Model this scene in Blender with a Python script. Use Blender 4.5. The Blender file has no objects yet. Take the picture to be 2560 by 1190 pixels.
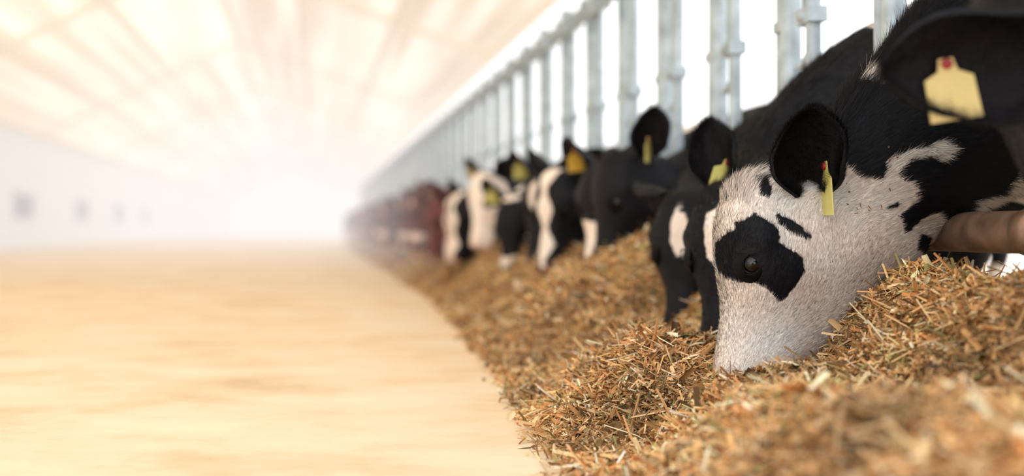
import bpy, math, numpy as np
from mathutils import Vector
rng=np.random.default_rng(7)
CAMZ=0.42
# ---------------------------------------------------------------- helpers
def lin(c):
    c=np.array(c,float)/255.0
    return np.where(c<=0.04045,c/12.92,((c+0.055)/1.055)**2.4)
def L4(r,g,b):
    v=lin((r,g,b)); return (float(v[0]),float(v[1]),float(v[2]),1.0)
def hash3(ix,iy,iz):
    h=(ix*374761393+iy*668265263+iz*1274126177)&0xFFFFFFFF
    h=((h^(h>>13))*1274126177)&0xFFFFFFFF
    h=h^(h>>16)
    return (h&0xFFFFFF)/float(0xFFFFFF)
def vnoise(x,y,z):
    x=np.asarray(x,float)+100;y=np.asarray(y,float)+100;z=np.asarray(z,float)+100
    x,y,z=np.broadcast_arrays(x,y,z)
    ix=np.floor(x).astype(np.int64);iy=np.floor(y).astype(np.int64);iz=np.floor(z).astype(np.int64)
    fx=x-ix;fy=y-iy;fz=z-iz
    fx=fx*fx*(3-2*fx);fy=fy*fy*(3-2*fy);fz=fz*fz*(3-2*fz)
    r=0
    for a in (0,1):
        for b in (0,1):
            for c in (0,1):
                w=(fx if a else 1-fx)*(fy if b else 1-fy)*(fz if c else 1-fz)
                r=r+w*hash3(ix+a,iy+b,iz+c)
    return r*2-1
def smooth(a,b,x):
    t=np.clip((x-a)/(b-a),0,1); return t*t*(3-2*t)
def unit(v):
    v=np.asarray(v,float); return v/(np.linalg.norm(v,axis=-1,keepdims=True)+1e-12)

class MB:
    """mesh accumulator"""
    def __init__(s): s.v=[];s.f=[];s.m=[];s.blk=[];s.n=0;s.sm=[]
    def add(s,v,f,mat=0,blk=1.0,smooth=True):
        v=np.asarray(v,float).reshape(-1,3)
        s.v.append(v)
        b=np.full(len(v),blk,float) if np.isscalar(blk) else np.asarray(blk,float)
        s.blk.append(b)
        for q in f: s.f.append(tuple(int(i)+s.n for i in q))
        if np.isscalar(mat): s.m+= [mat]*len(f)
        else: s.m+=list(mat)
        s.sm+=[smooth]*len(f)
        s.n+=len(v)
    def mesh(s,name,mats):
        me=bpy.data.meshes.new(name)
        v=np.concatenate(s.v)
        me.from_pydata(v.tolist(),[],s.f)
        for m in mats: me.materials.append(m)
        me.polygons.foreach_set('material_index',np.array(s.m,dtype=np.int32))
        me.polygons.foreach_set('use_smooth',np.array(s.sm,dtype=bool))
        a=me.attributes.new('blk','FLOAT','POINT')
        a.data.foreach_set('value',np.concatenate(s.blk).astype(np.float32))
        me.update()
        return me
    def obj(s,name,mats,parent=None):
        o=bpy.data.objects.new(name,s.mesh(name,mats))
        bpy.context.scene.collection.objects.link(o)
        if parent: o.parent=parent
        return o
def grid_faces(nu,nv,closed_v=False):
    f=[]
    vv=nv if closed_v else nv-1
    for i in range(nu-1):
        for j in range(vv):
            a=i*nv+j;b=i*nv+(j+1)%nv;c=(i+1)*nv+(j+1)%nv;d=(i+1)*nv+j
            f.append((a,b,c,d))
    return f
def tube(mb,pts,rad,n=12,mat=0,blk=1.0,caps=True):
    pts=np.array(pts,float); k=len(pts)
    rad=np.full(k,rad) if np.isscalar(rad) else np.array(rad,float)
    tg=np.gradient(pts,axis=0); tg=unit(tg)
    ref=np.array([0.,1.,0.]) if abs(tg[0][1])<0.9 else np.array([1.,0.,0.])
    V=[]
    for i in range(k):
        a=unit(np.cross(tg[i],ref)); b=np.cross(tg[i],a)
        th=np.arange(n)*2*math.pi/n
        V.append(pts[i]+rad[i]*(np.cos(th)[:,None]*a+np.sin(th)[:,None]*b))
    V=np.concatenate(V); f=grid_faces(k,n,True)
    if caps:
        f.append(tuple(range(n-1,-1,-1))); f.append(tuple((k-1)*n+i for i in range(n)))
    mb.add(V,f,mat,blk)
def box(mb,c,s,mat=0,blk=1.0):
    c=np.array(c,float);s=np.array(s,float)/2
    V=[c+s*np.array(q) for q in [(-1,-1,-1),(1,-1,-1),(1,1,-1),(-1,1,-1),(-1,-1,1),(1,-1,1),(1,1,1),(-1,1,1)]]
    mb.add(V,[(0,3,2,1),(4,5,6,7),(0,1,5,4),(1,2,6,5),(2,3,7,6),(3,0,4,7)],mat,blk,False)
def bulk_mesh(name,V,nper,faces_local,mat,attrs):
    """V: (N,nper,3)"""
    N=V.shape[0]
    me=bpy.data.meshes.new(name)
    me.vertices.add(N*nper); me.vertices.foreach_set('co',V.reshape(-1).astype(np.float32))
    fl=[np.array(q) for q in faces_local]
    base=(np.arange(N)*nper)[:,None]
    idx=np.concatenate([base+q[None,:] for q in fl],axis=1)
    lens=np.tile(np.array([len(q) for q in fl]),N)
    me.loops.add(idx.size); me.loops.foreach_set('vertex_index',idx.reshape(-1).astype(np.int32))
    me.polygons.add(len(lens))
    st=np.concatenate([[0],np.cumsum(lens)[:-1]])
    me.polygons.foreach_set('loop_start',st.astype(np.int32))
    try: me.polygons.foreach_set('loop_total',lens.astype(np.int32))
    except Exception: pass
    me.update(calc_edges=True)
    for k,(ty,arr) in attrs.items():
        arr=np.repeat(arr,nper,axis=0).astype(np.float32)
        if ty=='F': a=me.attributes.new(k,'FLOAT','POINT'); a.data.foreach_set('value',arr.reshape(-1))
        elif ty=='V': a=me.attributes.new(k,'FLOAT_VECTOR','POINT'); a.data.foreach_set('vector',arr.reshape(-1))
        else:
            a=me.attributes.new(k,'FLOAT_COLOR','POINT'); a.data.foreach_set('color',arr.reshape(-1))
    me.materials.append(mat)
    o=bpy.data.objects.new(name,me); bpy.context.scene.collection.objects.link(o)
    return o
# ---------------------------------------------------------------- materials
def newmat(name):
    m=bpy.data.materials.new(name); m.use_nodes=True
    nt=m.node_tree; return m,nt,nt.nodes['Principled BSDF']
def simple(name,col,rough=0.6,metal=0.0,var=0.15,scale=8,bump=0.0,spec=0.5):
    m,nt,p=newmat(name); N=nt.nodes;K=nt.links
    tc=N.new('ShaderNodeTexCoord'); no=N.new('ShaderNodeTexNoise'); no.inputs['Scale'].default_value=scale; no.inputs['Detail'].default_value=6
    K.new(tc.outputs['Object'],no.inputs['Vector'])
    r=N.new('ShaderNodeValToRGB'); K.new(no.outputs['Fac'],r.inputs['Fac'])
    c=np.array(col[:3]); r.color_ramp.elements[0].position=.3; r.color_ramp.elements[1].position=.7
    r.color_ramp.elements[0].color=(*(c*(1-var)),1); r.color_ramp.elements[1].color=(*np.clip(c*(1+var),0,1),1)
    K.new(r.outputs['Color'],p.inputs['Base Color'])
    p.inputs['Roughness'].default_value=rough; p.inputs['Metallic'].default_value=metal
    p.inputs['Specular IOR Level'].default_value=spec
    if bump:
        b=N.new('ShaderNodeBump'); b.inputs['Strength'].default_value=bump; b.inputs['Distance'].default_value=.01
        K.new(no.outputs['Fac'],b.inputs['Height']); K.new(b.outputs['Normal'],p.inputs['Normal'])
    return m
def coat(name,black,white,fur=False):
    m,nt,p=newmat(name); N=nt.nodes;K=nt.links
    at=N.new('ShaderNodeAttribute'); at.attribute_name='blk'
    mr=N.new('ShaderNodeMapRange'); mr.inputs['From Min'].default_value=-.0015; mr.inputs['From Max'].default_value=.0015
    K.new(at.outputs['Fac'],mr.inputs['Value'])
    tc=N.new('ShaderNodeTexCoord'); no=N.new('ShaderNodeTexNoise'); no.inputs['Scale'].default_value=9; no.inputs['Detail'].default_value=5
    K.new(tc.outputs['Object'],no.inputs['Vector'])
    w=np.array(white[:3]); b=np.array(black[:3])
    r=N.new('ShaderNodeValToRGB'); K.new(no.outputs['Fac'],r.inputs['Fac'])
    r.color_ramp.elements[0].position=.35; r.color_ramp.elements[1].position=.65
    r.color_ramp.elements[0].color=(w[0]*.99,w[1]*.89,w[2]*.82,1); r.color_ramp.elements[1].color=(*w,1)
    r2=N.new('ShaderNodeValToRGB'); K.new(no.outputs['Fac'],r2.inputs['Fac'])
    r2.color_ramp.elements[0].color=(*b,1); r2.color_ramp.elements[1].color=(*(b*1.5),1)
    mx=N.new('ShaderNodeMix'); mx.data_type='RGBA'
    K.new(mr.outputs['Result'],mx.inputs[0]); K.new(r.outputs['Color'],mx.inputs[6]); K.new(r2.outputs['Color'],mx.inputs[7])
    out=mx.outputs[2]
    if fur:
        a2=N.new('ShaderNodeAttribute'); a2.attribute_name='rv'
        hs=N.new('ShaderNodeHueSaturation'); K.new(out,hs.inputs['Color']); K.new(a2.outputs['Fac'],hs.inputs['Value'])
        out=hs.outputs['Color']
        a3=N.new('ShaderNodeAttribute'); a3.attribute_name='fn'
        K.new(a3.outputs['Vector'],p.inputs['Normal'])
    else:
        n2=N.new('ShaderNodeTexNoise'); n2.inputs['Scale'].default_value=180
        K.new(tc.outputs['Object'],n2.inputs['Vector'])
        bp=N.new('ShaderNodeBump'); bp.inputs['Strength'].default_value=.35; bp.inputs['Distance'].default_value=.004
        K.new(n2.outputs['Fac'],bp.inputs['Height']); K.new(bp.outputs['Normal'],p.inputs['Normal'])
    K.new(out,p.inputs['Base Color'])
    p.inputs['Roughness'].default_value=.6; p.inputs['Specular IOR Level'].default_value=.24
    return m
BLK=L4(12,14,21); WHT=(.98,.93,.88,1)
M_coat=coat('holstein_coat',BLK,WHT); M_fur=coat('holstein_fur',BLK,WHT,True)
M_earfur=coat('ear_hair',L4(38,35,40),WHT,True)
M_coat_b=coat('brown_coat',L4(98,56,54),(.88,.78,.74,1))
M_eye=simple('eyeball_dark',L4(14,10,11),.12,0,.2,30,0,.6)
M_scl=simple('eyeball_sclera',L4(120,104,106),.2)
M_lid=simple('eyelid_skin',L4(9,9,12),.6,0,.15,8,0,.12)
M_ear=simple('ear_inner_skin',L4(20,17,20),.7,0,.5,25,.4,.2)
M_tag=simple('tag_plastic_yellow',L4(206,182,116),.45,0,.05,10,0)
M_tag2=simple('tag_plastic_lime',L4(222,214,124),.45,0,.05,10,0)
M_tag3=simple('tag_plastic_orange',L4(228,180,70),.45,0,.05,10,0)
M_but=simple('tag_button_red',L4(150,30,35),.4)
M_nose=simple('nose_skin',L4(190,150,140),.35,0,.3,25,.3)
M_hoof=simple('hoof_horn',L4(60,50,42),.6)
COWM=[M_coat,M_eye,M_scl,M_lid,M_ear,M_tag,M_but,M_nose,M_hoof]
# ---------------------------------------------------------------- cow template
# side profile drawing, one unit = 0.816 mm, origin offset; (top u,v)(bottom u,v) half width m, skew, exponent
def M(u,v): return np.array([(u-780)*0.000816, CAMZ+(570-v)*0.000816])
ST=[((1812,992),(1850,1004),.020,0,.9),
    ((1790,972),(1890,992),.050,0,.85),
    ((1784,935),(1935,968),.064,.05,.8),
    ((1791,885),(1990,925),.062,.1,.8),
    ((1800,825),(2050,885),.062,.15,.8),
    ((1805,765),(2112,838),.070,.2,.8),
    ((1800,705),(2172,785),.083,.25,.8),
    ((1793,645),(2218,735),.097,.3,.8),
    ((1792,585),(2248,698),.106,.3,.8),
    ((1800,525),(2272,668),.106,.25,.8),
    ((1820,468),(2292,646),.100,.15,.85),
    ((1860,433),(2310,626),.092,.05,.9),
    ((1915,425),(2332,602),.090,0,.95),
    ((1985,385),(2362,572),.092,-.05,1),
    ((2050,325),(2402,542),.098,-.1,1),
    ((2120,225),(2462,512),.106,-.12,1),
    ((2200,125),(2532,484),.118,-.12,1),
    ((2300,15),(2620,460),.137,-.12,1),
    ((2420,-80),(2720,446),.158,-.12,1),
    ((2560,-150),(2850,446),.185,-.1,1)]
T=[M(*s[0]) for s in ST]; B=[M(*s[1]) for s in ST]
W=[s[2] for s in ST];K_=[s[3] for s in ST];E=[s[4] for s in ST]
for t,b,w,k in [((1.62,1.07),(1.80,.50),.215,-.1),((1.86,1.14),(1.93,.46),.25,-.1),((2.2,1.13),(2.2,.44),.28,-.15),
              ((2.55,1.12),(2.52,.44),.30,-.1),((2.9,1.15),(2.85,.52),.27,0),((3.1,1.12),(3.05,.62),.22,.1),((3.24,1.02),(3.18,.74),.12,0),((3.27,.94),(3.24,.84),.03,0)]:
    T.append(np.array(t));B.append(np.array(b));W.append(w);K_.append(k);E.append(.95)
T=np.array(T);B=np.array(B);W=np.array(W);K_=np.array(K_);E=np.array(E)
NST=len(T)
def cr(A,s):
    A=np.asarray(A,float); n=len(A); i=np.clip(np.floor(s).astype(int),0,n-2); t=s-i
    g=lambda k:A[np.clip(k,0,n-1)]
    p0,p1,p2,p3=g(i-1),g(i),g(i+1),g(i+2)
    if A.ndim==2: t=t[:,None]
    return .5*((2*p1)+(-p0+p2)*t+(2*p0-5*p1+4*p2-p3)*t*t+(-p0+3*p1-3*p2+p3)*t**3)
BUMPS=[(1862,598,.032,.013),(1900,700,.05,.006),(2090,660,.085,.012),(1990,460,.035,.02),(1925,560,.04,-.008),
       (1880,800,.05,-.004),(1812,940,.018,-.014),(2000,760,.06,-.004),(2300,560,.05,-.006),(1850,655,.022,.004)]
def loft(ns,nr):
    s=np.concatenate([np.linspace(0,19,int(ns*.78),endpoint=False),np.linspace(19,NST-1,ns-int(ns*.78))])
    t=cr(T,s);b=cr(B,s);w=cr(W,s);k=cr(K_,s);e=cr(E,s)
    ph=np.arange(nr)*2*math.pi/nr
    tt=(1-np.cos(ph))/2
    P=np.zeros((len(s),nr,3))
    xz=t[:,None,:]*(1-tt)[None,:,None]+b[:,None,:]*tt[None,:,None]
    sn=np.sin(ph)[None,:]
    y=w[:,None]*np.sign(sn)*np.abs(sn)**e[:,None]*(1+k[:,None]*np.cos(ph)[None,:])
    P[...,0]=xz[...,0];P[...,2]=xz[...,1];P[...,1]=y
    for (u,v,r,a) in BUMPS:
        c=M(u,v); d2=(P[...,0]-c[0])**2+(P[...,2]-c[1])**2
        P[...,1]+=np.sign(P[...,1])*smooth(0,.03,np.abs(P[...,1]))*a*np.exp(-d2/(2*(r*.7)**2))
    return s,P
def neckw(s): return 1-smooth(12.0,19.5,np.asarray(s,float))
PIV=np.array([1.16,0,.50])
def deform(P,w,pose):
    P=np.asarray(P,float).copy(); w=np.broadcast_to(w,P.shape[:-1])
    q=P-PIV
    a=math.radians(pose.get('pitch',0))*w   # + lifts the muzzle
    x=q[...,0]*np.cos(a)+q[...,2]*np.sin(a); z=-q[...,0]*np.sin(a)+q[...,2]*np.cos(a); y=q[...,1]
    r=math.radians(pose.get('roll',0))*w
    y,z=y*np.cos(r)-z*np.sin(r),y*np.sin(r)+z*np.cos(r)
    yw=math.radians(pose.get('yaw',0))*w
    x,y=x*np.cos(yw)-y*np.sin(yw),x*np.sin(yw)+y*np.cos(yw)
    return np.stack([x+PIV[0]+pose.get('dx',0)*w,y+PIV[1]+pose.get('dy',0)*w,z+PIV[2]+pose.get('lift',0)*w],-1)
def unyaw(v,yaw):
    a=math.radians(-yaw); return np.array([v[0]*math.cos(a)-v[1]*math.sin(a),v[0]*math.sin(a)+v[1]*math.cos(a),v[2]])
def poly_sd(x,z,poly):
    pg=np.array([M(*p) for p in poly]); n=len(pg)
    d=np.full(x.shape,1e9); ins=np.zeros(x.shape,bool)
    for i in range(n):
        a=pg[i];b=pg[(i+1)%n];e=b-a
        wx=x-a[0];wz=z-a[1]
        t=np.clip((wx*e[0]+wz*e[1])/(e@e+1e-12),0,1)
        d=np.minimum(d,np.hypot(wx-e[0]*t,wz-e[1]*t))
        c=((a[1]>z)!=(b[1]>z))&(x<(b[0]-a[0])*(z-a[1])/(b[1]-a[1]+1e-12)+a[0])
        ins^=c
    return np.where(ins,d,-d)
HERO=[[(1770,620),(1800,590),(1815,560),(1850,532),(1885,552),(1912,590),(1905,604),(1930,618),(1960,645),(1967,680),(1948,715),(1915,752),(1892,728),(1858,702),(1830,705),(1800,695),(1770,660)],
 [(1903,538),(1945,556),(1982,590),(1975,602),(1938,590),(1912,562)],
 [(1866,450),(1895,448),(1903,475),(1886,502),(1868,478)],
 [(1960,350),(2035,370),(2052,405),(2085,428),(2112,455),(2160,452),(2176,402),(2240,378),(2300,362),(2325,385),(2300,408),(2262,398),(2215,408),(2195,440),(2235,470),(2247,500),(2204,545),(2226,585),(2262,552),(2310,530),(2330,562),(2372,560),(2402,530),(2400,505),(2470,485),(2500,430),(2540,372),(2600,330),(2900,300),(3300,-400),(2100,-300),(1980,240)],
 [(2268,588),(2312,596),(2303,642),(2266,622)],[(2440,560),(2520,520),(2600,540),(2560,620)],
 [(2165,520),(2200,508),(2196,520),(2170,528)]]
HERO_W=[[(2150,175),(2185,185),(2205,205),(2190,222),(2165,215),(2140,200)]]
def pattern(style,P,s,seed):
    x,y,z=P[...,0],P[...,1],P[...,2]
    ss=np.broadcast_to(s[:,None],x.shape)
    nz=vnoise(x*60,y*60+seed,z*60)*.005+vnoise(x*140,y*140,z*140+seed)*.0028
    body=(vnoise(x*2.3+seed*3.1,y*2.3,z*2.3+seed)+.15)*.15
    if style=='hero':
        b=np.full(x.shape,-9.)
        for p in HERO: b=np.maximum(b,poly_sd(x,z,p))
        for p in HERO_W: b=np.minimum(b,-poly_sd(x,z,p))
        far=smooth(-.01,.03,y)
        b2=np.maximum(.055-np.hypot(x-M(1870,640)[0],z-M(1870,640)[1]), (ss-13)*.03)
        b=b*(1-far)+b2*far
        t=smooth(18.5,20,ss); b=b*(1-t)+body*t
        return b+nz
    if style=='solid': b=np.full(x.shape,.05)
    elif style=='blaze':
        c=M(1800,585); dist=np.hypot(y/ .026,(z-c[1])/.070); b=(dist-1)*.024
        b=np.where(x>M(1900,0)[0],.05,b)
    elif style=='blazelong':
        dist=np.abs(y)-.030-.014*np.sin(z*40); b=dist
        b=np.where(x>M(1915,0)[0],.05,b)
    elif style=='whiteface':
        b=(x-M(1960,0)[0])*.6+vnoise(x*9+seed,y*9,z*9)*.05
    elif style=='patchy':
        b=vnoise(x*7+seed*1.7,y*7,z*7)*.05+.012
    elif style=='muzzle':
        c=M(1850,900); b=np.hypot(x-c[0],(z-c[1]))-.15
    t=smooth(13,16,ss); b=b*(1-t)+np.maximum(body,.02 if style!='patchy' else -1)*t
    t=smooth(18,20,ss); b=b*(1-t)+body*t
    return b+nz
EU=[0,.12,.3,.55,.75,.9,1.];EW=[.36,.62,.93,1.,.86,.56,.10]
def ear_geo(root,d,n,L,Wd,nu=30,nv=21):
    d=unit(d);n=np.array(n,float);n=unit(n-d*(n@d));sd=np.cross(d,n)
    u=1-(1-np.linspace(0,1,nu))**1.25;v=np.linspace(-1,1,nv)
    hw=np.interp(u,EU,EW)*Wd; hw=np.convolve(np.pad(hw,2,'edge'),[.1,.2,.4,.2,.1],'valid')
    al=1.85-1.15*u
    R=hw/np.sin(np.minimum(al,1.5))
    def surf(th):
        ang=v[None,:]*al[:,None]
        Rr=R[:,None]*(1+.07*np.sin(u*9+1)[:,None]*np.sign(v)[None,:]*np.abs(v)[None,:]**3)+th
        wave=(.006*np.sin(v[None,:]*5+u[:,None]*7))*np.abs(v)[None,:]
        return (root+d*(L*u)[:,None,None]+sd*(Rr*np.sin(ang)+.012*(u**2)[:,None])[...,None]+n*((R[:,None]-Rr*np.cos(ang))+wave)[...,None]+n*(.018*u**2)[:,None,None])
    return surf(0),surf(.008),(u,v,d,n,sd)
TAGP=[(-.010,0),(.010,0),(.014,-.018),(.034,-.028),(.036,-.088),(-.036,-.088),(-.034,-.028),(-.014,-.018)]
def tag(mb,w,pose,c,right,down,mat=5,sc=1.0):
    right=unit(right);down=np.array(down,float);down=unit(down-right*(down@right));nn=np.cross(right,down)
    c=np.array(c,float)
    V=[]
    pts=TAGP
    for off in (-.0012,.0012):
        for a,b in pts: V.append(c+right*a*sc-down*b*sc+nn*off-down*.008*sc)
    k=len(pts)
    f=[tuple(range(k)),tuple(range(2*k-1,k-1,-1))]+[(i,i+k,(i+1)%k+k,(i+1)%k) for i in range(k)]
    mb.add(deform(np.array(V),1.,pose),f,mat,1.0,False)
    pp=[c-nn*.006,c-nn*.004,c+nn*.004,c+nn*.006]
    m2=MB(); tube(m2,pp,[.006,.008,.008,.006],10)
    mb.add(deform(np.concatenate(m2.v),1.,pose),m2.f,6)
def strands(name,P,Nn,D,blk,ln,wd,parent,lift=.3,jit=.25,mat=None):
    n=len(P)
    D=unit(D+Nn*lift+rng.normal(0,jit,(n,3))*np.array([1,1,1]))
    side=unit(np.cross(D,rng.normal(0,1,(n,3))))
    ln=ln*rng.uniform(.6,1.3,n)
    V=np.stack([P-side*wd/2,P+side*wd/2,P+D*ln[:,None]-Nn*(ln*.05)[:,None]],1)
    o=bulk_mesh(name,V,3,[(0,1,2)],mat or M_fur,{'blk':('F',blk),'rv':('F',rng.uniform(.78,1.12,n)),'fn':('V',unit(Nn+rng.normal(0,.20,(n,3))))})
    o.parent=parent
    return o
def make_cow(pose,style,seed,res=(150,72),fur=0,ears=None,tags=(1,0),tagmat=5,brown=False):
    mb=MB(); s,P0=loft(*res); nr=res[1]
    bl=pattern(style,P0,s,seed)
    w=neckw(s)[:,None]
    hump=pose.get('hump',0)*np.exp(-((s-16.5)/2.8)**2)
    ttr=(1-np.cos(np.arange(nr)*2*math.pi/nr))/2
    zs=pose.get('zs',1.0)
    P=deform(P0,w,pose); P[...,2]+=hump[:,None]*(1-ttr)[None,:]
    P[...,2]*=(1-(1-zs)*smooth(13.5,19.5,s))[:,None]
    f=grid_faces(len(s),nr,True)
    f.append(tuple(range(nr-1,-1,-1))); f.append(tuple((len(s)-1)*nr+i for i in range(nr)))
    f=[q[::-1] for q in f]
    mats=np.zeros(len(f),int)
    sidx=np.repeat(s[:-1],nr); mats[:len(sidx)]=np.where(sidx<1.0,7,0)
    mb.add(P.reshape(-1,3),f,mats,bl.reshape(-1))
    # eyes
    head=P0[s<13]
    def surfy(u,v,sg):
        c=M(u,v); fl=head.reshape(-1,3); fl=fl[np.sign(fl[:,1])==sg]
        i=np.argmin((fl[:,0]-c[0])**2+(fl[:,2]-c[1])**2); return np.array([c[0],fl[i,1],c[1]])
    for sg in (-1,1):
        e=surfy(1846,656,sg); R=.024
        ax=unit(np.array([-.30,sg*.95,.02]))
        c=e-ax*(R*.74)
        nu,nv=18,24
        th=np.linspace(0.02,math.pi*.6,nu);pp=np.arange(nv)*2*math.pi/nv
        # almond frame: a runs along the slanted lid line (front corner low), b across it
        a=unit(np.array([.62,0,.78])-ax*(np.array([.62,0,.78])@ax)); b=np.cross(ax,a)
        V=c+R*(np.cos(th)[:,None,None]*ax+np.sin(th)[:,None,None]*(np.cos(pp)[None,:,None]*a+np.sin(pp)[None,:,None]*b))
        ff=grid_faces(nu,nv,True)
        mt=[]
        for k in range(len(ff)):
            i,j=divmod(k,nv); along=abs(math.cos(2*math.pi*(j+.5)/nv))
            mt.append(2 if (i>=8 and along>.85) else 1)
        ff.append(tuple(range(nv))); mt.append(1)
        mb.add(deform(V.reshape(-1,3),1.,pose),ff,mt)
        up=b if b[2]>0 else -b
        tt=np.linspace(0,2*math.pi,41)[:-1]
        rows=[]
        for (ra,rb,hh) in ((.0205,.0135,.60),(.0218,.0155,.78),(.0245,.0185,.80),(.029,.024,.68),(.034,.030,.48),(.040,.036,.15)):
            rows.append([c+ax*(R*(hh+(.07 if math.sin(x)>0 else 0)*(1 if ra<.027 else 0)))+a*(math.copysign(abs(math.cos(x))**.9,math.cos(x))*ra)+up*math.sin(x)*rb for x in tt])
        Vr=np.array(rows).reshape(-1,3)
        g=grid_faces(len(rows),len(tt),True)
        mb.add(deform(Vr,1.,pose),g,3)
        m2=MB()
        for x in np.linspace(.25,math.pi-.25,22):
            p=c+ax*(R*.86)+a*math.cos(x)*.021+up*math.sin(x)*.0150
            tube(m2,[p,p+ax*.008+up*.002,p+ax*.014-up*.005],[.0007,.0005,.0002],4)
        mb.add(deform(np.concatenate(m2.v),1.,pose),m2.f,3)
        # nostril rim
        nsr=surfy(1806,950,sg)
        tt=np.linspace(0,2*math.pi,17)
        m2=MB(); tube(m2,[nsr+np.array([math.cos(x)*.008,sg*.002,math.sin(x)*.013]) for x in tt],.003,6,caps=False)
        mb.add(deform(np.concatenate(m2.v),1.,pose),m2.f,7)
    # ears
    estr=[]
    ears=ears or {}
    for sg in (-1,1):
        ed=ears.get(sg,dict(d=(-.15,sg*.75,.62) ,n=(-.75,sg*.35,-.35)))
        root=surfy(*ed.get('at',(1985,455)),sg)-np.array([0,sg*.015,0])
        A,Bk,(u,v,d,n,sd)=ear_geo(root,ed['d'],ed['n'],ed.get('L',.175),ed.get('W',.060))
        nu,nv=A.shape[:2]
        Ad=deform(A,1.,pose);Bd=deform(Bk,1.,pose)
        g=grid_faces(nu,nv)
        mb.add(Ad.reshape(-1,3),g,4,1.0); mb.add(Bd.reshape(-1,3),[q[::-1] for q in g],0,1.0)
        rim=np.concatenate([Ad[:,0],Ad[-1],Ad[::-1,-1]]);rim2=np.concatenate([Bd[:,0],Bd[-1],Bd[::-1,-1]])
        k=len(rim); mb.add(np.concatenate([rim,rim2]),[(i,i+1,k+i+1,k+i) for i in range(k-1)],0,1.0)
        estr.append((A,Bk,d,n,sd))
        ti=0 if sg<0 else 1
        if tags[ti]:
            yw=pose.get('yaw',0)
            tg=ed.get('tag',dict(at=(.55,.0),right=unyaw((1,.25,0.1),yw),down=(0,0,-1)))
            i=int(tg['at'][0]*(nu-1)); j=int((tg['at'][1]+1)/2*(nv-1))
            tag(mb,1.,pose,A[i,j]+n*tg.get('off',.010),tg['right'],tg['down'],5,tg.get('sc',1.0))
    # legs
    for (x,sy,front) in ((1.92,-.14,1),(1.96,.14,1),(2.93,-.15,0),(2.98,.15,0)):
        j=rng.uniform(-.05,.05)
        if front:
            pts=[(x,sy,.66),(x-.01,sy,.52),(x+.01+j*.3,sy,.40),(x-.01+j*.6,sy,.30),(x+j*.8,sy,.22),(x+j,sy,.10),(x-.02+j,sy,.055)]
            rd=[.10,.085,.058,.045,.032,.028,.036]
        else:
            pts=[(x-.02,sy*.9,.85),(x-.10,sy,.66),(x-.02,sy,.50),(x+.07+j*.4,sy,.37),(x+.03+j*.7,sy,.24),(x+j,sy,.10),(x-.02+j,sy,.055)]
            rd=[.16,.15,.09,.046,.033,.030,.036]
        sp=np.linspace(0,len(pts)-1,22)
        PP=cr(np.array(pts),sp);RR=cr(np.array(rd),sp)
        PP[:,2]=np.where(PP[:,2]>.12,.12+(PP[:,2]-.12)*(zs*1.0-.12)/.88,PP[:,2])
        lb=vnoise(PP[:,0]*4+seed,PP[:,1]*4,PP[:,2]*4)*.1+ (PP[:,2]-.35)*.4
        tube(mb,PP,RR,14,0,np.repeat(lb,14))
        e=PP[-1]
        tube(mb,[e+np.array([0,0,.01]),e+np.array([-.01,0,-.02]),e+np.array([-.025,0,-.053])],[.038,.044,.050],14,8)
    tp=cr(np.array([(3.2,0,1.08),(3.3,.0,1.0),(3.31,.02,.8),(3.29,.03,.6),(3.3,.03,.42),(3.3,.03,.3)])*np.array([1,1,zs]),np.linspace(0,5,18))
    tube(mb,tp,np.interp(np.linspace(0,1,18),[0,.7,.85,1],[.03,.014,.03,.006]),10,0,1.0)
    mats=list(COWM); mats[5]=[M_tag,M_tag2,M_tag3][tagmat-5]
    if brown: mats[0]=M_coat_b
    o=mb.obj('dairy_cow',mats)
    if fur:
        ok=np.where(s<19.5)[0]; P_=P[ok]; b_=bl[ok]; s_=s[ok]
        Pn=np.roll(P_,-1,axis=1)
        du=P_[1:]-P_[:-1]; dv=(Pn-P_)[:-1]
        cr_=np.cross(du,dv); ar=np.linalg.norm(cr_,axis=-1)
        dens=np.where(s_[:-1]<15.5,1.0,.6)[:,None]
        pr=(ar*dens).reshape(-1); pr/=pr.sum()
        q=rng.choice(pr.size,fur,p=pr); i,j=np.divmod(q,nr)
        a=rng.random((fur,1)); b=rng.random((fur,1)); j2=(j+1)%nr
        def bil(G):
            G=G if G.ndim==3 else G[...,None]
            return G[i,j]*(1-a)*(1-b)+G[i+1,j]*a*(1-b)+G[i,j2]*(1-a)*b+G[i+1,j2]*a*b
        pos=bil(P_); bb=bil(b_)[:,0]
        nn=unit(cr_[i,j]); cen=P_.mean(axis=1)[i]; fl=np.sign(((pos-cen)*nn).sum(-1)); nn=nn*fl[:,None]
        tg=unit(du[i,j])
        sv=s_[i]
        isT=np.abs(((j+.5)/nr+.5)%1-.5)<.09
        neck=smooth(11.5,15,sv)
        down=np.array([0,0,-1.])
        D=tg+down*(.35*neck)[:,None]+ np.stack([vnoise(pos[:,0]*9,pos[:,1]*9,pos[:,2]*9),0*sv,vnoise(pos[:,0]*9+7,pos[:,1]*9,pos[:,2]*9)],-1)*.35
        ln=.009+.013*neck+np.where(isT&(sv>11),.020,0)+np.where(isT&(sv>9.3)&(sv<=12),.016,0)
        ln=ln*(1-.5*(1-smooth(1,6,sv)))
        e0=deform(surfy(1845,655,-1),1.,pose); e1=deform(surfy(1845,655,1),1.,pose)
        de=np.minimum(np.linalg.norm(pos-e0,axis=1),np.linalg.norm(pos-e1,axis=1))
        ln=np.where(de<.045,ln*.6,ln)
        keep=(de>.029)&(sv>1.3)
        strands('fur',pos[keep],nn[keep],D[keep],bb[keep],ln[keep],.0009,o,.22,.19)
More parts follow.
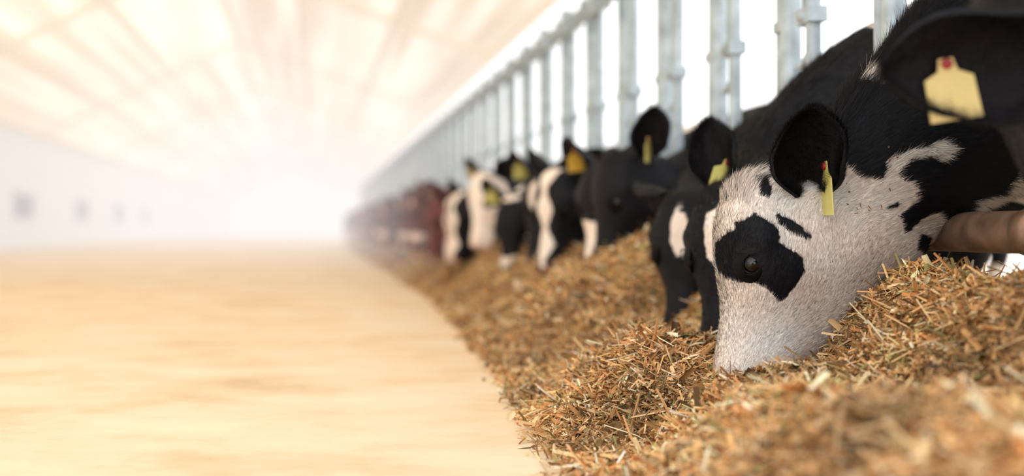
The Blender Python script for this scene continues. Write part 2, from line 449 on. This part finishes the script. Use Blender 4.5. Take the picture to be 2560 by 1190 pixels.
        for (A,Bk,d,n,sd) in estr:
            for G,cnt,inner in ((A,fur//16,True),(Bk,fur//12,False)):
                nu,nv=G.shape[:2]
                ii=rng.integers(0,nu-1,cnt); jj=rng.integers(0,nv-1,cnt)
                if inner:
                    rimj=rng.random(cnt)<.55; jj=np.where(rimj,np.where(rng.random(cnt)<.5,rng.integers(0,3,cnt),nv-2-rng.integers(0,3,cnt)),jj)
                aa=rng.random((cnt,1));b2=rng.random((cnt,1))
                pp=G[ii,jj]*(1-aa)*(1-b2)+G[ii+1,jj]*aa*(1-b2)+G[ii,jj+1]*(1-aa)*b2+G[ii+1,jj+1]*aa*b2
                nrm=unit(np.cross(G[ii+1,jj]-G[ii,jj],G[ii,jj+1]-G[ii,jj])); cc=G.mean(axis=1)[ii]+n*.02
                sg2=np.sign(((pp-cc)*nrm).sum(-1))[:,None]; nrm=nrm*sg2*(-1 if inner else 1)
                if inner: dd=d*.9+n*.5+nrm*.35+np.zeros((cnt,3)); l2=np.full(cnt,.026)
                else: dd=d+0*pp; l2=np.full(cnt,.016)
                p1=deform(pp,1.,pose); p2=deform(pp+dd*.01,1.,pose); p3=deform(pp+nrm*.01,1.,pose)
                strands('ear_fur',p1,unit(p3-p1),unit(p2-p1),np.full(cnt,.05),l2,.0008,o,.2,.3,M_earfur if inner else M_fur)
    return o
# ---------------------------------------------------------------- cows
def place(o,y): o.location.y=y; return o
back=lambda sg:dict(d=(.75,sg*.6,.15),n=(-.4,sg*.3,-.6))
hero_ears={-1:dict(d=(-.22,-.42,.86),n=(-.45,-.85,-.30),L=.174,W=.064,at=(2000,474),tag=dict(at=(.30,.30),right=(.12,1,0),down=(.05,0,-1),sc=1.2)),
            1:dict(d=(.45,.75,.25),n=(-.6,.2,-.5))}
hero=place(make_cow({}, 'hero',3,(620,230),fur=330000,ears=hero_ears,tagmat=6),2.9)
near_ears={1:dict(d=(.0,.95,.06),n=(-.95,-.05,-.30),L=.265,W=.080,at=(1960,450),tag=dict(at=(.62,.0),right=(0,-1,-.06),down=(-.1,0,-1),sc=1.02)),
          -1:dict(d=(.2,-.9,.1),n=(-.8,0,-.3))}
place(make_cow(dict(yaw=88,roll=-12,lift=.175,dx=-.01,hump=.06),'solid',5,(240,110),fur=70000,ears=near_ears,tags=(0,1),tagmat=5),2.24)
up_ears={1:dict(d=(-.02,.22,.97),n=unyaw((-.3,-.9,-.1),48),L=.165,W=.055,at=(1990,450),tag=dict(at=(.28,.55),right=unyaw((1,.1,-.3),48),down=(0,0,-1),sc=.9)),-1:back(-1)}
place(make_cow(dict(yaw=48,dx=.012,hump=-.05,zs=.97),'blaze',11,(240,110),fur=70000,ears=up_ears,tags=(0,1),tagmat=6),3.6)
place(make_cow(dict(yaw=58,dx=.055,hump=-.13,zs=.88),'blaze',12,(240,110),fur=40000,ears={-1:back(-1),1:back(1)},tags=(0,0)),4.3)
place(make_cow(dict(yaw=12,lift=.16,dx=.15,hump=-.15,zs=.82),'solid',21,(200,100),fur=20000,ears={-1:dict(d=(-.1,-.35,.9),n=(-.3,-.9,-.2),tag=dict(at=(.3,0),right=(.9,1,0),down=(0,0,-1))),1:back(1)},tagmat=6),5.0)
place(make_cow(dict(yaw=48,lift=.15,dx=.14,hump=-.12,zs=.82),'muzzle',14,tagmat=7,tags=(1,1)),5.7)
place(make_cow(dict(yaw=36,lift=.15,dx=.12,hump=-.12,zs=.82),'blazelong',15,tagmat=7,tags=(1,0)),6.4)
place(make_cow(dict(yaw=50,lift=.17,dx=.12,hump=-.1,zs=.82),'blaze',16,tagmat=6,tags=(0,1)),7.1)
place(make_cow(dict(yaw=55,lift=.06,dx=.06,hump=-.1,zs=.82),'patchy',17,tagmat=6,tags=(1,1)),7.8)
place(make_cow(dict(yaw=35,lift=.22,dx=.06,hump=-.1,zs=.82),'whiteface',18,tags=(0,1)),8.5)
place(make_cow(dict(yaw=30,lift=.12,dx=.02,hump=-.1,zs=.82),'blazelong',19,tags=(1,0),tagmat=6),9.2)
place(make_cow(dict(yaw=45,lift=.10,dx=.0,hump=-.1,zs=.82),'blazelong',20,tags=(0,0),brown=True),9.9)
base=[make_cow(dict(yaw=25,lift=.12,hump=-.1,zs=.82),'solid',31,(80,36),brown=True),
      make_cow(dict(yaw=45,lift=.08,hump=-.1,zs=.82),'blazelong',32,(80,36),brown=True),
      make_cow(dict(yaw=10,lift=.20,hump=-.1,zs=.82),'patchy',33,(80,36),brown=True),
      make_cow(dict(yaw=35,lift=.14,hump=-.1,zs=.82),'solid',34,(80,36))]
yy=10.6
for i,o in enumerate(base): place(o,yy); yy+=.7
for i in range(36):
    o=bpy.data.objects.new('dairy_cow',base[[0,2,3,1,3,0,2][i%7]].data); bpy.context.scene.collection.objects.link(o)
    place(o,yy); o.location.x=rng.uniform(-.03,.06); yy+=.7
YEND=39.0
# ---------------------------------------------------------------- fence
M_galv=simple('galvanised_steel',L4(176,192,202),.45,.18,.25,16,.1)
M_rust=simple('worn_steel_rail',L4(132,108,92),.42,.45,.5,18,.3)
fx=1.33
mb=MB()
units=[2.2+.7*i for i in range(-2,60)]
for i,yc in enumerate(units):
    if yc>YEND: break
    n=14 if yc<8 else 8
    tube(mb,[(fx,yc-.35,0),(fx,yc-.35,1.56)],.028,n)
    j=rng.uniform(-.015,.015)
    tube(mb,[(fx,yc-.285,.40),(fx,yc-.285+j,1.48)],.018,n)
    tube(mb,[(fx,yc+.17,.40),(fx,yc+.17,.62),(fx,yc+.17+j*.5,1.40),(fx,yc+.17+j*.5,1.48)],.020,n)
    tube(mb,[(fx,yc+.225,.96),(fx,yc+.225,1.48)],.012,n)
    box(mb,(fx,yc+.19,.985),(.05,.11,.04)); box(mb,(fx,yc-.31,.985),(.045,.09,.03))
    tube(mb,[(fx-.035,yc+.19,.985),(fx+.035,yc+.19,.985)],.016,n)
    box(mb,(fx,yc-.27,1.48),(.08,.05,.07)); box(mb,(fx,yc+.17,1.48),(.09,.06,.09)); box(mb,(fx-.03,yc+.10,1.40),(.012,.16,.05))
    tube(mb,[(fx,yc+.17,.9),(fx,yc+.25,.86),(fx,yc+.34,.86)],.012,8)
tube(mb,[(fx,.5,1.48),(fx,YEND,1.48)],.030,14)
tube(mb,[(fx-.05,.5,1.40),(fx-.05,YEND,1.40)],.014,10)
fence=mb.obj('headlock_fence',[M_galv])
mb=MB(); tube(mb,[(fx-.025,y,.412) for y in np.linspace(.5,YEND,60)],.040,28)
for yc in units:
    if yc<YEND: tube(mb,[(fx-.025,yc-.38,.412),(fx-.025,yc-.32,.412)],.045,24)
mb.obj('feed_barrier_rail',[M_rust],fence)
M_conc=simple('concrete',L4(196,190,184),.85,0,.12,6,.3)
mb=MB(); box(mb,(fx+.11,YEND/2,.12),(.16,YEND,.24)); mb.obj('concrete_feed_curb',[M_conc],fence)
# ---------------------------------------------------------------- silage pile
def Xe(Y): return np.interp(Y,[0,1.5,2.4,3.5,5,8,12,40],[.30,.42,.49,.57,.65,.76,.80,.82])
def ph(X,Y,detail=True):
    e=Xe(Y)+vnoise(Y*1.7,0,3)*.06+vnoise(Y*5,0,9)*.04
    d=X-e
    h=.15*smooth(-.02,.28,d)+.165*smooth(.95,1.19,X)
    h=h*(1+.20*vnoise(X*1.5,Y*1.3,5)*smooth(1.2,.9,X))
    def g(cx,cy,sx,sy,a): return a*np.exp(-((X-cx)/sx)**2-((Y-cy)/sy)**2)
    h=h+g(.69,3.15,.15,.18,.065)-g(.98,3.45,.18,.28,.07)-g(1.0,4.0,.16,.22,.05)-g(.86,2.84,.10,.14,.04)
    h=h+g(.66,1.65,.26,.38,.085)+g(1.0,4.85,.25,.35,.13)+g(.95,6.,.2,.7,.06)+g(.72,2.15,.10,.12,.02)-g(.58,2.65,.14,.13,.05)
    h=np.maximum(h,0)
    if detail:
        k=smooth(0,.10,h)
        h=h+k*(vnoise(X*7,Y*7,1)*.022+vnoise(X*15,Y*15,4)*.016+vnoise(X*30,Y*30,2)*.010+vnoise(X*60,Y*60,3)*.006)
    return np.maximum(h,0)*smooth(1.42,1.34,X)
ys=np.concatenate([np.linspace(.35,6,620),np.linspace(6.02,39,460)])
xs=np.linspace(.1,1.40,230)
XX,YY=np.meshgrid(xs,ys)
H=ph(XX,YY)-.004
m,nt,p=newmat('silage_base'); N=nt.nodes;Kk=nt.links
tc=N.new('ShaderNodeTexCoord');no=N.new('ShaderNodeTexNoise');no.inputs['Scale'].default_value=55;no.inputs['Detail'].default_value=8
Kk.new(tc.outputs['Object'],no.inputs['Vector'])
r=N.new('ShaderNodeValToRGB');Kk.new(no.outputs['Fac'],r.inputs['Fac'])
r.color_ramp.elements[0].position=.35;r.color_ramp.elements[0].color=L4(110,80,50)
r.color_ramp.elements[1].position=.65;r.color_ramp.elements[1].color=L4(206,164,114)
Kk.new(r.outputs['Color'],p.inputs['Base Color']);p.inputs['Roughness'].default_value=.9
bp=N.new('ShaderNodeBump');bp.inputs['Distance'].default_value=.01;Kk.new(no.outputs['Fac'],bp.inputs['Height']);Kk.new(bp.outputs['Normal'],p.inputs['Normal'])
M_sil=m
mb=MB(); mb.add(np.stack([XX,YY,H],-1).reshape(-1,3),grid_faces(len(ys),len(xs)),0)
pile=mb.obj('silage_feed_pile',[M_sil])
m,nt,p=newmat('straw_chips'); N=nt.nodes;Kk=nt.links
at=N.new('ShaderNodeAttribute');at.attribute_name='col';Kk.new(at.outputs['Color'],p.inputs['Base Color'])
p.inputs['Roughness'].default_value=.6;p.inputs['Specular IOR Level'].default_value=.3
M_chip=m
PAL=np.array([lin(c) for c in [(222,176,120),(238,202,152),(202,152,98),(134,100,62),(248,230,196),(154,144,92),(208,142,84),(184,136,84),(234,192,136),(92,72,48)]])
PW=np.array([.17,.16,.14,.10,.10,.08,.06,.09,.08,.05]);PW/=PW.sum()
def chipmesh(C,d,up,ln,wd,col,name,par):
    n=len(C)
    sd=unit(np.cross(d,up)); nn=np.cross(sd,d)
    hl=(ln/2)[:,None];hw=(wd/2)[:,None]
    bend=(nn*(ln*rng.uniform(-.12,.12,n))[:,None])
    hump=nn*(wd*.35)[:,None]
    V=np.stack([C-d*hl-sd*hw,C-d*hl+hump,C-d*hl+sd*hw,C+bend-sd*hw*1.15,C+bend+hump,C+bend+sd*hw*1.15,C+d*hl-sd*hw*.7,C+d*hl+hump,C+d*hl+sd*hw*.7],1)
    col=np.concatenate([col,np.ones((n,1))],1)
    o=bulk_mesh(name,V,9,[(0,1,4,3),(1,2,5,4),(3,4,7,6),(4,5,8,7)],M_chip,{'col':('C',col)})
    o.parent=par; return o
def chips(n,y0,y1,lmul,power=1.0,name='chopped_straw'):
    Y=y0+(y1-y0)*rng.random(n)**power
    sc_=.12
    e=Xe(Y); X=e-sc_+(1.36-(e-sc_))*rng.random(n)
    keep=rng.random(n)<np.clip((X-(e-sc_))/sc_,.02,1)**2
    X=X[keep];Y=Y[keep];n=len(X)
    Z=ph(X,Y)+rng.uniform(-.003,.014,n)+.001
    ang=rng.random(n)*2*math.pi; tilt=rng.normal(0,.48,n)
    d=np.stack([np.cos(ang)*np.cos(tilt),np.sin(ang)*np.cos(tilt),np.sin(tilt)],-1)
    up=unit(np.stack([rng.normal(0,.5,n),rng.normal(0,.5,n),np.ones(n)],-1))
    ln=np.exp(rng.normal(math.log(.020),.68,n))*lmul; ln=np.clip(ln,.004,.09*lmul)
    big=rng.random(n)<.015; ln=np.where(big,rng.uniform(.06,.14,n),ln)
    wd=np.clip(rng.lognormal(math.log(.0036),.6,n),.0012,.014)*lmul; wd=np.where(big,.0048,wd)
    ci=rng.choice(len(PAL),n,p=PW); col=PAL[ci]*rng.uniform(.72,1.2,(n,1))
    cl=(1+.45*vnoise(X*6,Y*6,8))[:,None]; col=np.clip(col*cl,0,.93)
    return chipmesh(np.stack([X,Y,Z],-1),d,up,ln,wd,col,name,pile)
chips(165000,.5,5.2,1.0,.9,'straw_chips')
chips(45000,5.0,11,1.6,1.0,'straw_chips')
chips(30000,10.5,30,2.6,1.0,'straw_chips')
# crumbs of feed stuck in the nearest cow's neck hair
s_,P_=loft(400,160)
uu=np.concatenate([rng.normal(2140,40,12),rng.normal(2185,12,5)]);vv=np.concatenate([rng.normal(520,35,12),rng.normal(395,20,5)])
C=[]
fl=P_[(s_<17)].reshape(-1,3); fl=fl[fl[:,1]<0]
for u,v in zip(uu,vv):
    c=M(u,v); i=np.argmin((fl[:,0]-c[0])**2+(fl[:,2]-c[1])**2); C.append(fl[i]+np.array([0,-.006,0]))
C=np.array(C); n=len(C); th=rng.random(n)*6.28
d=unit(np.stack([np.cos(th),-.1+0*th,np.sin(th)],-1))
chipmesh(C,d,np.tile([[0,-1.,0]],(n,1))+rng.normal(0,.2,(n,3)),rng.uniform(.003,.010,n),rng.uniform(.0012,.0026,n),np.tile(lin((128,90,62))[None],(n,1))*rng.uniform(.5,1.3,(n,1)),'feed_crumbs',hero)
# ---------------------------------------------------------------- floor / ground
m,nt,p=newmat('sandy_floor'); N=nt.nodes;Kk=nt.links
tc=N.new('ShaderNodeTexCoord');mp=N.new('ShaderNodeMapping');mp.inputs['Scale'].default_value=(1.3,1.6,1)
Kk.new(tc.outputs['Object'],mp.inputs['Vector'])
n1=N.new('ShaderNodeTexNoise');n1.inputs['Scale'].default_value=1.4;n1.inputs['Detail'].default_value=10;n1.inputs['Roughness'].default_value=.66
Kk.new(mp.outputs['Vector'],n1.inputs['Vector'])
r=N.new('ShaderNodeValToRGB');Kk.new(n1.outputs['Fac'],r.inputs['Fac'])
els=r.color_ramp.elements
els[0].position=.26;els[0].color=L4(190,166,134)
els[1].position=.70;els[1].color=L4(238,224,202)
e=els.new(.38);e.color=L4(220,195,160)
e=els.new(.50);e.color=L4(232,211,180)
Kk.new(r.outputs['Color'],p.inputs['Base Color']);p.inputs['Roughness'].default_value=.8
n2=N.new('ShaderNodeTexNoise');n2.inputs['Scale'].default_value=40;n2.inputs['Detail'].default_value=5
bp=N.new('ShaderNodeBump');bp.inputs['Distance'].default_value=.004;bp.inputs['Strength'].default_value=.4
Kk.new(tc.outputs['Object'],n2.inputs['Vector']);Kk.new(n2.outputs['Fac'],bp.inputs['Height']);Kk.new(bp.outputs['Normal'],p.inputs['Normal'])
M_floor=m
def quad(name,vs,mat):
    mb=MB();mb.add(vs,[tuple(range(len(vs)))],0,1.0,False);return mb.obj(name,[mat])
quad('floor',[(-6.2,-6,0),(4.6,-6,0),(4.6,112,0),(-6.2,112,0)],M_floor)
M_out=simple('pale_ground',L4(240,230,220),.9,0,.06,.4)
quad('ground',[(-150,-60,-.03),(150,-60,-.03),(150,300,-.03),(-150,300,-.03)],M_out)
# ---------------------------------------------------------------- barn shell
YB=110
m,nt,p=newmat('roof_sheet'); N=nt.nodes;Kk=nt.links
tc=N.new('ShaderNodeTexCoord');mp=N.new('ShaderNodeMapping');mp.inputs['Scale'].default_value=(1.3,.035,1.3)
Kk.new(tc.outputs['Object'],mp.inputs['Vector'])
n1=N.new('ShaderNodeTexNoise');n1.inputs['Scale'].default_value=1.7;n1.inputs['Detail'].default_value=4
Kk.new(mp.outputs['Vector'],n1.inputs['Vector'])
r=N.new('ShaderNodeValToRGB');Kk.new(n1.outputs['Fac'],r.inputs['Fac'])
r.color_ramp.elements[0].position=.38;r.color_ramp.elements[0].color=L4(200,182,156)
r.color_ramp.elements[1].position=.62;r.color_ramp.elements[1].color=L4(236,228,212)
df=N.new('ShaderNodeBsdfDiffuse');tr=N.new('ShaderNodeBsdfTranslucent');ms=N.new('ShaderNodeMixShader');ms.inputs[0].default_value=.38
Kk.new(r.outputs['Color'],df.inputs['Color']);Kk.new(r.outputs['Color'],tr.inputs['Color'])
Kk.new(df.outputs[0],ms.inputs[1]);Kk.new(tr.outputs[0],ms.inputs[2]);Kk.new(ms.outputs[0],N['Material Output'].inputs['Surface'])
M_roof=m
RL=(-6.0,2.5);RR_=(-1.6,4.6);RE=(2.7,3.05);Y0=.8
mb=MB();mb.add([(RL[0],Y0,RL[1]),(RR_[0],Y0,RR_[1]),(RE[0],Y0,RE[1]),(RL[0],YB,RL[1]),(RR_[0],YB,RR_[1]),(RE[0],YB,RE[1])],[(0,1,4,3),(1,2,5,4)],0,1.0,False)
ceil_=mb.obj('ceiling',[M_roof])
M_wood=simple('pale_timber',L4(252,242,224),.7,0,.03,5)
mb=MB()
def beam(a,b,w,h):
    a=np.array(a,float);b=np.array(b,float);d=unit(b-a)
    up=np.array([0,0,1.]) ;sd=unit(np.cross(d,up));u2=np.cross(sd,d)
    V=[]
    for p_ in (a,b):
        for q in ((-1,-1),(1,-1),(1,1),(-1,1)): V.append(p_+sd*w/2*q[0]+u2*h/2*q[1])
    mb.add(V,[(0,1,2,3),(7,6,5,4),(0,4,5,1),(1,5,6,2),(2,6,7,3),(3,7,4,0)],0,1.0,False)
for t in (0.02,.33,.66,1.0):
    x=RL[0]+(RR_[0]-RL[0])*t;z=RL[1]+(RR_[1]-RL[1])*t-.07
    beam((x,Y0,z),(x,YB,z),.12,.10)
for t in (.33,.66,1.0):
    x=RR_[0]+(RE[0]-RR_[0])*t;z=RR_[1]+(RE[1]-RR_[1])*t-.07
    beam((x,Y0,z),(x,YB,z),.12,.10)
for y in np.arange(1,YB,10.):
    beam((RL[0],y,RL[1]-.12),(RR_[0],y,RR_[1]-.12),.12,.10);beam((RR_[0],y,RR_[1]-.12),(RE[0],y,RE[1]-.12),.12,.10)
mb.obj('roof_timber_frame',[M_wood],ceil_)
M_wall=simple('white_painted_wall',L4(236,243,254),.8,0,.03,1)
mb=MB()
wins=[(y,y+2.1) for y in (14,21.,28.5,36,43,50)]
zb,zt=.60,1.15
yp=-5
for a,b in wins:
    box(mb,(-6.05,(yp+a)/2,1.25),(.1,a-yp,2.5)); box(mb,(-6.05,(a+b)/2,zb/2),(.1,b-a,zb)); box(mb,(-6.05,(a+b)/2,(zt+2.5)/2),(.1,b-a,2.5-zt)); yp=b
box(mb,(-6.05,(yp+YB)/2,1.25),(.1,YB-yp,2.5))
mb.obj('wall_left',[M_wall])
M_win=simple('window_glass_lilac',L4(72,68,104),.35)
M_fr=simple('window_frame_white',L4(225,225,235),.6)
for i,(a,b) in enumerate(wins):
    mb=MB(); box(mb,(-6.02,(a+b)/2,(zb+zt)/2),(.02,b-a,zt-zb),0)
    for yq in (a+.03,(a+b)/2,b-.03): box(mb,(-6.0,yq,(zb+zt)/2),(.05,.06,zt-zb),1)
    for zq in (zb+.02,zt-.02): box(mb,(-6.0,(a+b)/2,zq),(.05,b-a,.05),1)
    mb.obj('window_%d'%(i+1),[M_win,M_fr])
# added haze volume with its own glow, washes out the deeper barn
mb=MB();box(mb,(-1.2,60,2.4),(12.0,100,4.75))
hz=mb.obj('glow_haze',[])
m=bpy.data.materials.new('glowing_air');m.use_nodes=True;nt=m.node_tree;nt.nodes.clear()
o_=nt.nodes.new('ShaderNodeOutputMaterial');ab=nt.nodes.new('ShaderNodeVolumeAbsorption');em=nt.nodes.new('ShaderNodeEmission');ad=nt.nodes.new('ShaderNodeAddShader')
HD=.034
ab.inputs['Color'].default_value=(0,0,0,1);ab.inputs['Density'].default_value=HD
em.inputs['Color'].default_value=(1,.94,.92,1);em.inputs['Strength'].default_value=HD*1.0
nt.links.new(ab.outputs[0],ad.inputs[0]);nt.links.new(em.outputs[0],ad.inputs[1]);nt.links.new(ad.outputs[0],o_.inputs['Volume'])
hz.data.materials.append(m)
# ---------------------------------------------------------------- light
w=bpy.data.worlds.new('sky');bpy.context.scene.world=w;w.use_nodes=True
bg=w.node_tree.nodes['Background'];bg.inputs['Color'].default_value=(.98,.985,1.0,1);bg.inputs['Strength'].default_value=2.3
sl=bpy.data.lights.new('sun','SUN');sl.energy=3.6;sl.angle=.05;sl.color=(1,.96,.90)
so=bpy.data.objects.new('sun',sl);bpy.context.scene.collection.objects.link(so)
so.rotation_euler=(math.radians(-12),math.radians(-38),0)
# ---------------------------------------------------------------- camera
cd=bpy.data.cameras.new('camera');cam=bpy.data.objects.new('camera',cd);bpy.context.scene.collection.objects.link(cam)
cam.location=(0,0,CAMZ);cam.rotation_euler=(math.radians(90),0,0)
cd.sensor_width=36;cd.lens=50;cd.shift_x=500/2560;cd.shift_y=-25/2560;cd.clip_start=.05;cd.clip_end=500
cd.dof.use_dof=True;cd.dof.focus_distance=2.83;cd.dof.aperture_fstop=1.5
bpy.context.scene.camera=cam
sc=bpy.context.scene;sc.view_settings.view_transform='Standard';sc.view_settings.look='None';sc.view_settings.exposure=0;sc.view_settings.gamma=1
